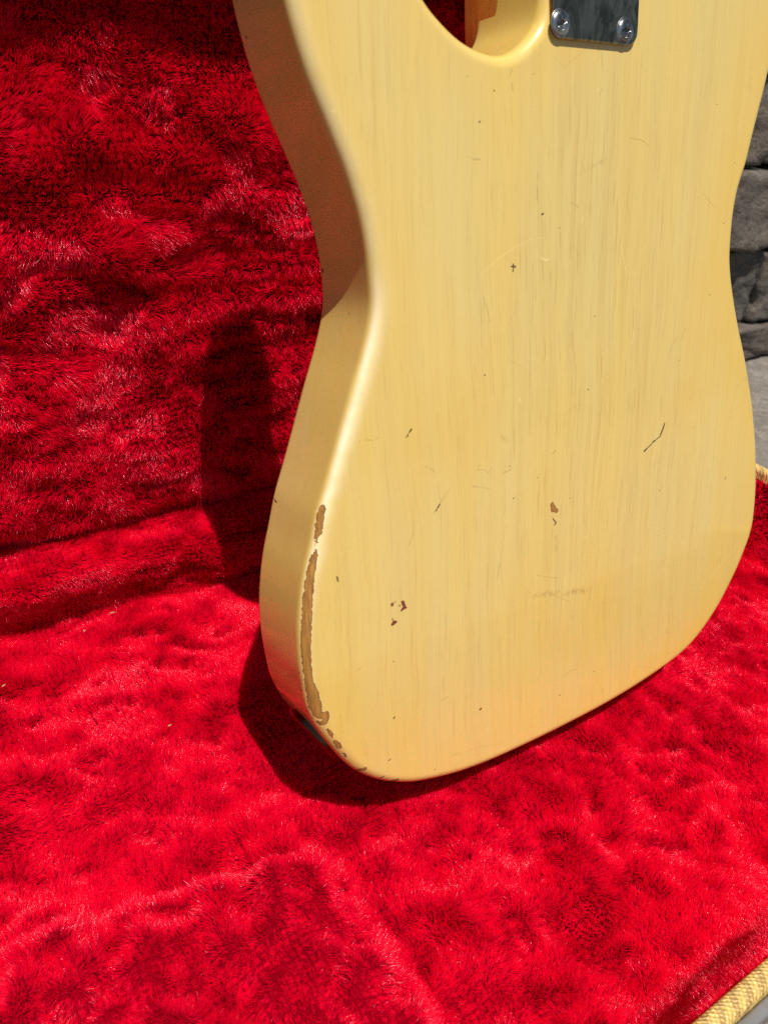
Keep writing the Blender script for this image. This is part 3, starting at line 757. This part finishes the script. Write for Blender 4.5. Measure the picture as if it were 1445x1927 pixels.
# pile: many fine red fibres rooted in the lining
def pile(name, sheet, a0, a1, b0, b1, density, length, nap, parent, seed, frame_only=True, lean0=0.55, wild=0.9, tuft=4.5, jit=0.3, rad=1.0, block=False, patch=0.62, pw=19, tufts=0.0, clump=0.48):
    r = np.random.default_rng(seed)
    n = int((a1 - a0) * (b1 - b0) * density)
    x = r.uniform(a0, a1, n); v = r.uniform(b0, b1, n)
    P, N, A, Bt = sheet.full(x, v)
    if frame_only:
        uv, dep = to_px(P)
        keep = (uv[:, 0] > -60) & (uv[:, 0] < 1505) & (uv[:, 1] > -60) & (uv[:, 1] < 1990) & (dep > 0)
        thin = r.uniform(size=n) < 0.12
        keep |= thin
        x, v, P, N, A, Bt = x[keep], v[keep], P[keep], N[keep], A[keep], Bt[keep]; n = len(x)
    n1 = noise2(GR, 46, seed + 1); n2 = noise2(GR, 46, seed + 2); n3 = noise2(GR, 15, seed + 3); n4 = noise2(GR, 15, seed + 4); n5 = noise2(GR, 30, seed + 5)
    n6 = noise2(GR, 7, seed + 6); n7 = noise2(GR, 7, seed + 7)
    # tufts
    cx = np.floor(x / tuft); cy = np.floor(v / tuft)
    hsh = lambda k: (np.sin(cx * 127.1 + cy * 311.7 + k * 74.7) * 43758.5453) % 1.0
    tx = (cx + 0.2 + 0.6 * hsh(1)) * tuft - x; tv = (cy + 0.2 + 0.6 * hsh(2)) * tuft - v
    la = nap[0] + wild * (0.75 * sample(n1, x, v) + 0.55 * sample(n3, x, v) + 0.28 * sample(n6, x, v)) * 0.55 + 0.25 * (hsh(3) - 0.5)
    lb = nap[1] + wild * (0.75 * sample(n2, x, v) + 0.55 * sample(n4, x, v) + 0.28 * sample(n7, x, v)) * 0.55 + 0.25 * (hsh(4) - 0.5)
    pa = np.tanh(2.2 * sample(noise2(GR, pw, seed + 8), x, v)); pb = np.tanh(2.2 * sample(noise2(GR, pw, seed + 9), x, v))
    pg = np.clip(sample(noise2(GR, 70, seed + 10), x, v) + 0.4, 0, 1.2)
    la += 0.45 * wild * pa * pg; lb += patch * wild * pb * pg
    if tufts:
        tf = sample(noise2(GR, 13, seed + 11), x * 0.7, v) * 0.75 + sample(noise2(GR, 60, seed + 12), x * 0.7, v) * 0.55
        tf = sstep(tf, 0.15, 0.75)
        lb -= tufts * tf; la += 0.35 * tf * pa
    if block:
        bk = sstep(-(P[:, 0] + 158), 0, 20) * sstep(-(P[:, 1] - 6), 0, 20)
        lb = lb * (1 - 0.5 * bk) - 0.58 * bk + 0.22 * bk * pb; la = la * (1 - 0.5 * bk) - 0.10 * bk + 0.2 * bk * pa
    la += r.normal(size=n) * jit; lb += r.normal(size=n) * jit
    L = length * (1 + 0.16 * sample(n5, x, v) + 0.12 * r.normal(size=n)) * (0.9 + 0.2 * hsh(5))
    L = np.clip(L, length * 0.35, length * 1.7)
    if block: L = L * (1 - 0.30 * bk)
    stray = r.uniform(size=n) < 0.012
    L[stray] *= 1.35
    ts = np.array([0.0, 0.35, 0.7, 1.0])
    pts = np.zeros((n, 4, 3))
    mag = np.hypot(la, lb); ang = np.arctan(mag * 0.95) * 1.0
    ux, uv_ = la / (mag + 1e-9), lb / (mag + 1e-9)
    D = A * ux[:, None] + Bt * uv_[:, None]
    pos = P - N * 0.5
    pts[:, 0] = pos
    for k in range(1, 4):
        dt = ts[k] - ts[k - 1]; tm = 0.5 * (ts[k] + ts[k - 1])
        an = ang * (0.45 + 0.75 * tm)
        pos = pos + (N * np.cos(an)[:, None] + D * np.sin(an)[:, None]) * (L * dt)[:, None]
        cl = clump * (ts[k] ** 1.5 - ts[k - 1] ** 1.5)
        pos = pos + A * (tx * cl)[:, None] + Bt * (tv * cl)[:, None]
        pts[:, k] = pos + r.normal(size=(n, 3)) * 0.12 * ts[k]
    hc = bpy.data.hair_curves.new(name)
    hc.add_curves([4] * n)
    hc.points.foreach_set('position', cc(pts.reshape(-1, 3)).astype(np.float32).ravel())
    rr_ = np.tile(np.array([0.11, 0.11, 0.095, 0.045]) / 1000, n).astype(np.float32) * rad
    hc.points.foreach_set('radius', rr_)
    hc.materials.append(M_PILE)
    o = bpy.data.objects.new(name, hc); col.objects.link(o); o.parent = parent; o['kind'] = 'stuff'
    return o
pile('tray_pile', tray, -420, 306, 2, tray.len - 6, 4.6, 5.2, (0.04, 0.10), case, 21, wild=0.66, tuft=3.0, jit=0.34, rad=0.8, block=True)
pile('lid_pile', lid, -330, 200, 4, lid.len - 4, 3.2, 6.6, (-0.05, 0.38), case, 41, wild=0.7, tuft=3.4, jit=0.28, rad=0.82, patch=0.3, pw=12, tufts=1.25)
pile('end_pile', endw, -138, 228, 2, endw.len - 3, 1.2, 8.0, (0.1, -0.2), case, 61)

# tweed covered shell
def box(name, x0, x1, y0, y1, z0, z1, mat, parent, bev=2.0):
    bm = bmesh.new(); bmesh.ops.create_cube(bm, size=1.0)
    for v in bm.verts:
        v.co = Vector(cc(((x0 + x1) / 2 + v.co.x * (x1 - x0), (y0 + y1) / 2 + v.co.y * (y1 - y0), (z0 + z1) / 2 + v.co.z * (z1 - z0))))
    if bev: bmesh.ops.bevel(bm, geom=bm.edges[:], offset=bev / 1000, segments=3, affect='EDGES', profile=0.5)
    me = bpy.data.meshes.new(name); bm.to_mesh(me); bm.free(); me.materials.append(mat)
    o = bpy.data.objects.new(name, me); col.objects.link(o); o.parent = parent
    me.polygons.foreach_set('use_smooth', [True] * len(me.polygons))
    return o
ZG = GZ * 1000
box('front_wall', X0 - 10, 329, -152.4, -144.5, ZG + 1, 45, M_TWEED, case, 3.0)
box('edge_strip', X0 - 10, 329, -157.5, -152.6, 22, 37, M_EDGE, case, 1.5)
box('end_wall', 319, 329, -144.2, 267, ZG + 1, 59, M_TWEED, case, 3.0)
box('end_wall', X0 - 10, X0, -144.2, 267, ZG + 1, 55, M_TWEED, case, 3.0)
box('back_wall', X0 - 10, 329, 267.2, 277, ZG + 1, 50, M_TWEED, case, 3.0)
box('tray_bottom', X0, 318.8, -144.2, 267, ZG + 0.5, ZG + 8, M_TWEED, case, 0)
# lid shell: follows the lid lining at some distance behind
def lid_shell():
    prof = np.array([(277, 51), (277, 110), (276, 180), (275, 250), (274, 350), (273, 458)])
    inner = prof - [9, 0]
    P = np.vstack([prof, inner[::-1]])
    V = [(x, y, z) for x in (X0 - 10, 329) for y, z in P]
    n = len(P); f = [(i, (i + 1) % n, n + (i + 1) % n, n + i) for i in range(n)]
    f += [(i, i + 1, n - 2 - i, n - 1 - i) for i in range(n // 2 - 1)] + [(n + i, n + n - 1 - i, n + n - 2 - i, n + i + 1) for i in range(n // 2 - 1)]
    mesh_obj('lid_shell', cc(V), f, M_TWEED, case, False)
    box('lid_rim', X0 - 10, 329, 168, 273, 458.5, 467, M_TWEED, case, 3.0)
lid_shell()

# ------------------------------------------------------------------ bits of dry straw on the plush
def straw(u, v, ln, rot, z=None):
    p = floor_px(u, v, 1.0)
    if z is not None: p = z
    V = []
    for t, w in ((-0.5, 0.15), (-0.2, 0.5), (0.15, 0.55), (0.5, 0.2)):
        for j in range(5):
            a = 2 * math.pi * j / 5
            V.append((t * ln, w * math.cos(a), 0.4 * w * math.sin(a) + 0.25 * math.cos(t * 3)))
    f = grid_faces(5, 4, True) + [(4, 3, 2, 1, 0), (15, 16, 17, 18, 19)]
    o = mesh_obj('straw_bit', np.array(V) / 1000, f, M_STRAW, None, True,
                 label='tiny dry straw fragment caught in the red plush', category='straw', group='straw bits on the plush')
    o.location = Vector(p) / 1000; o.rotation_euler = (0.1, 0.2, rot)
for a in ((345, 1093, 5.0, 0.9), (212, 1153, 4.0, 0.1), (160, 1187, 2.2, 0.5), (320, 1365, 2.5, 0.3), (8, 1290, 3.0, 0.6)):
    straw(*a)
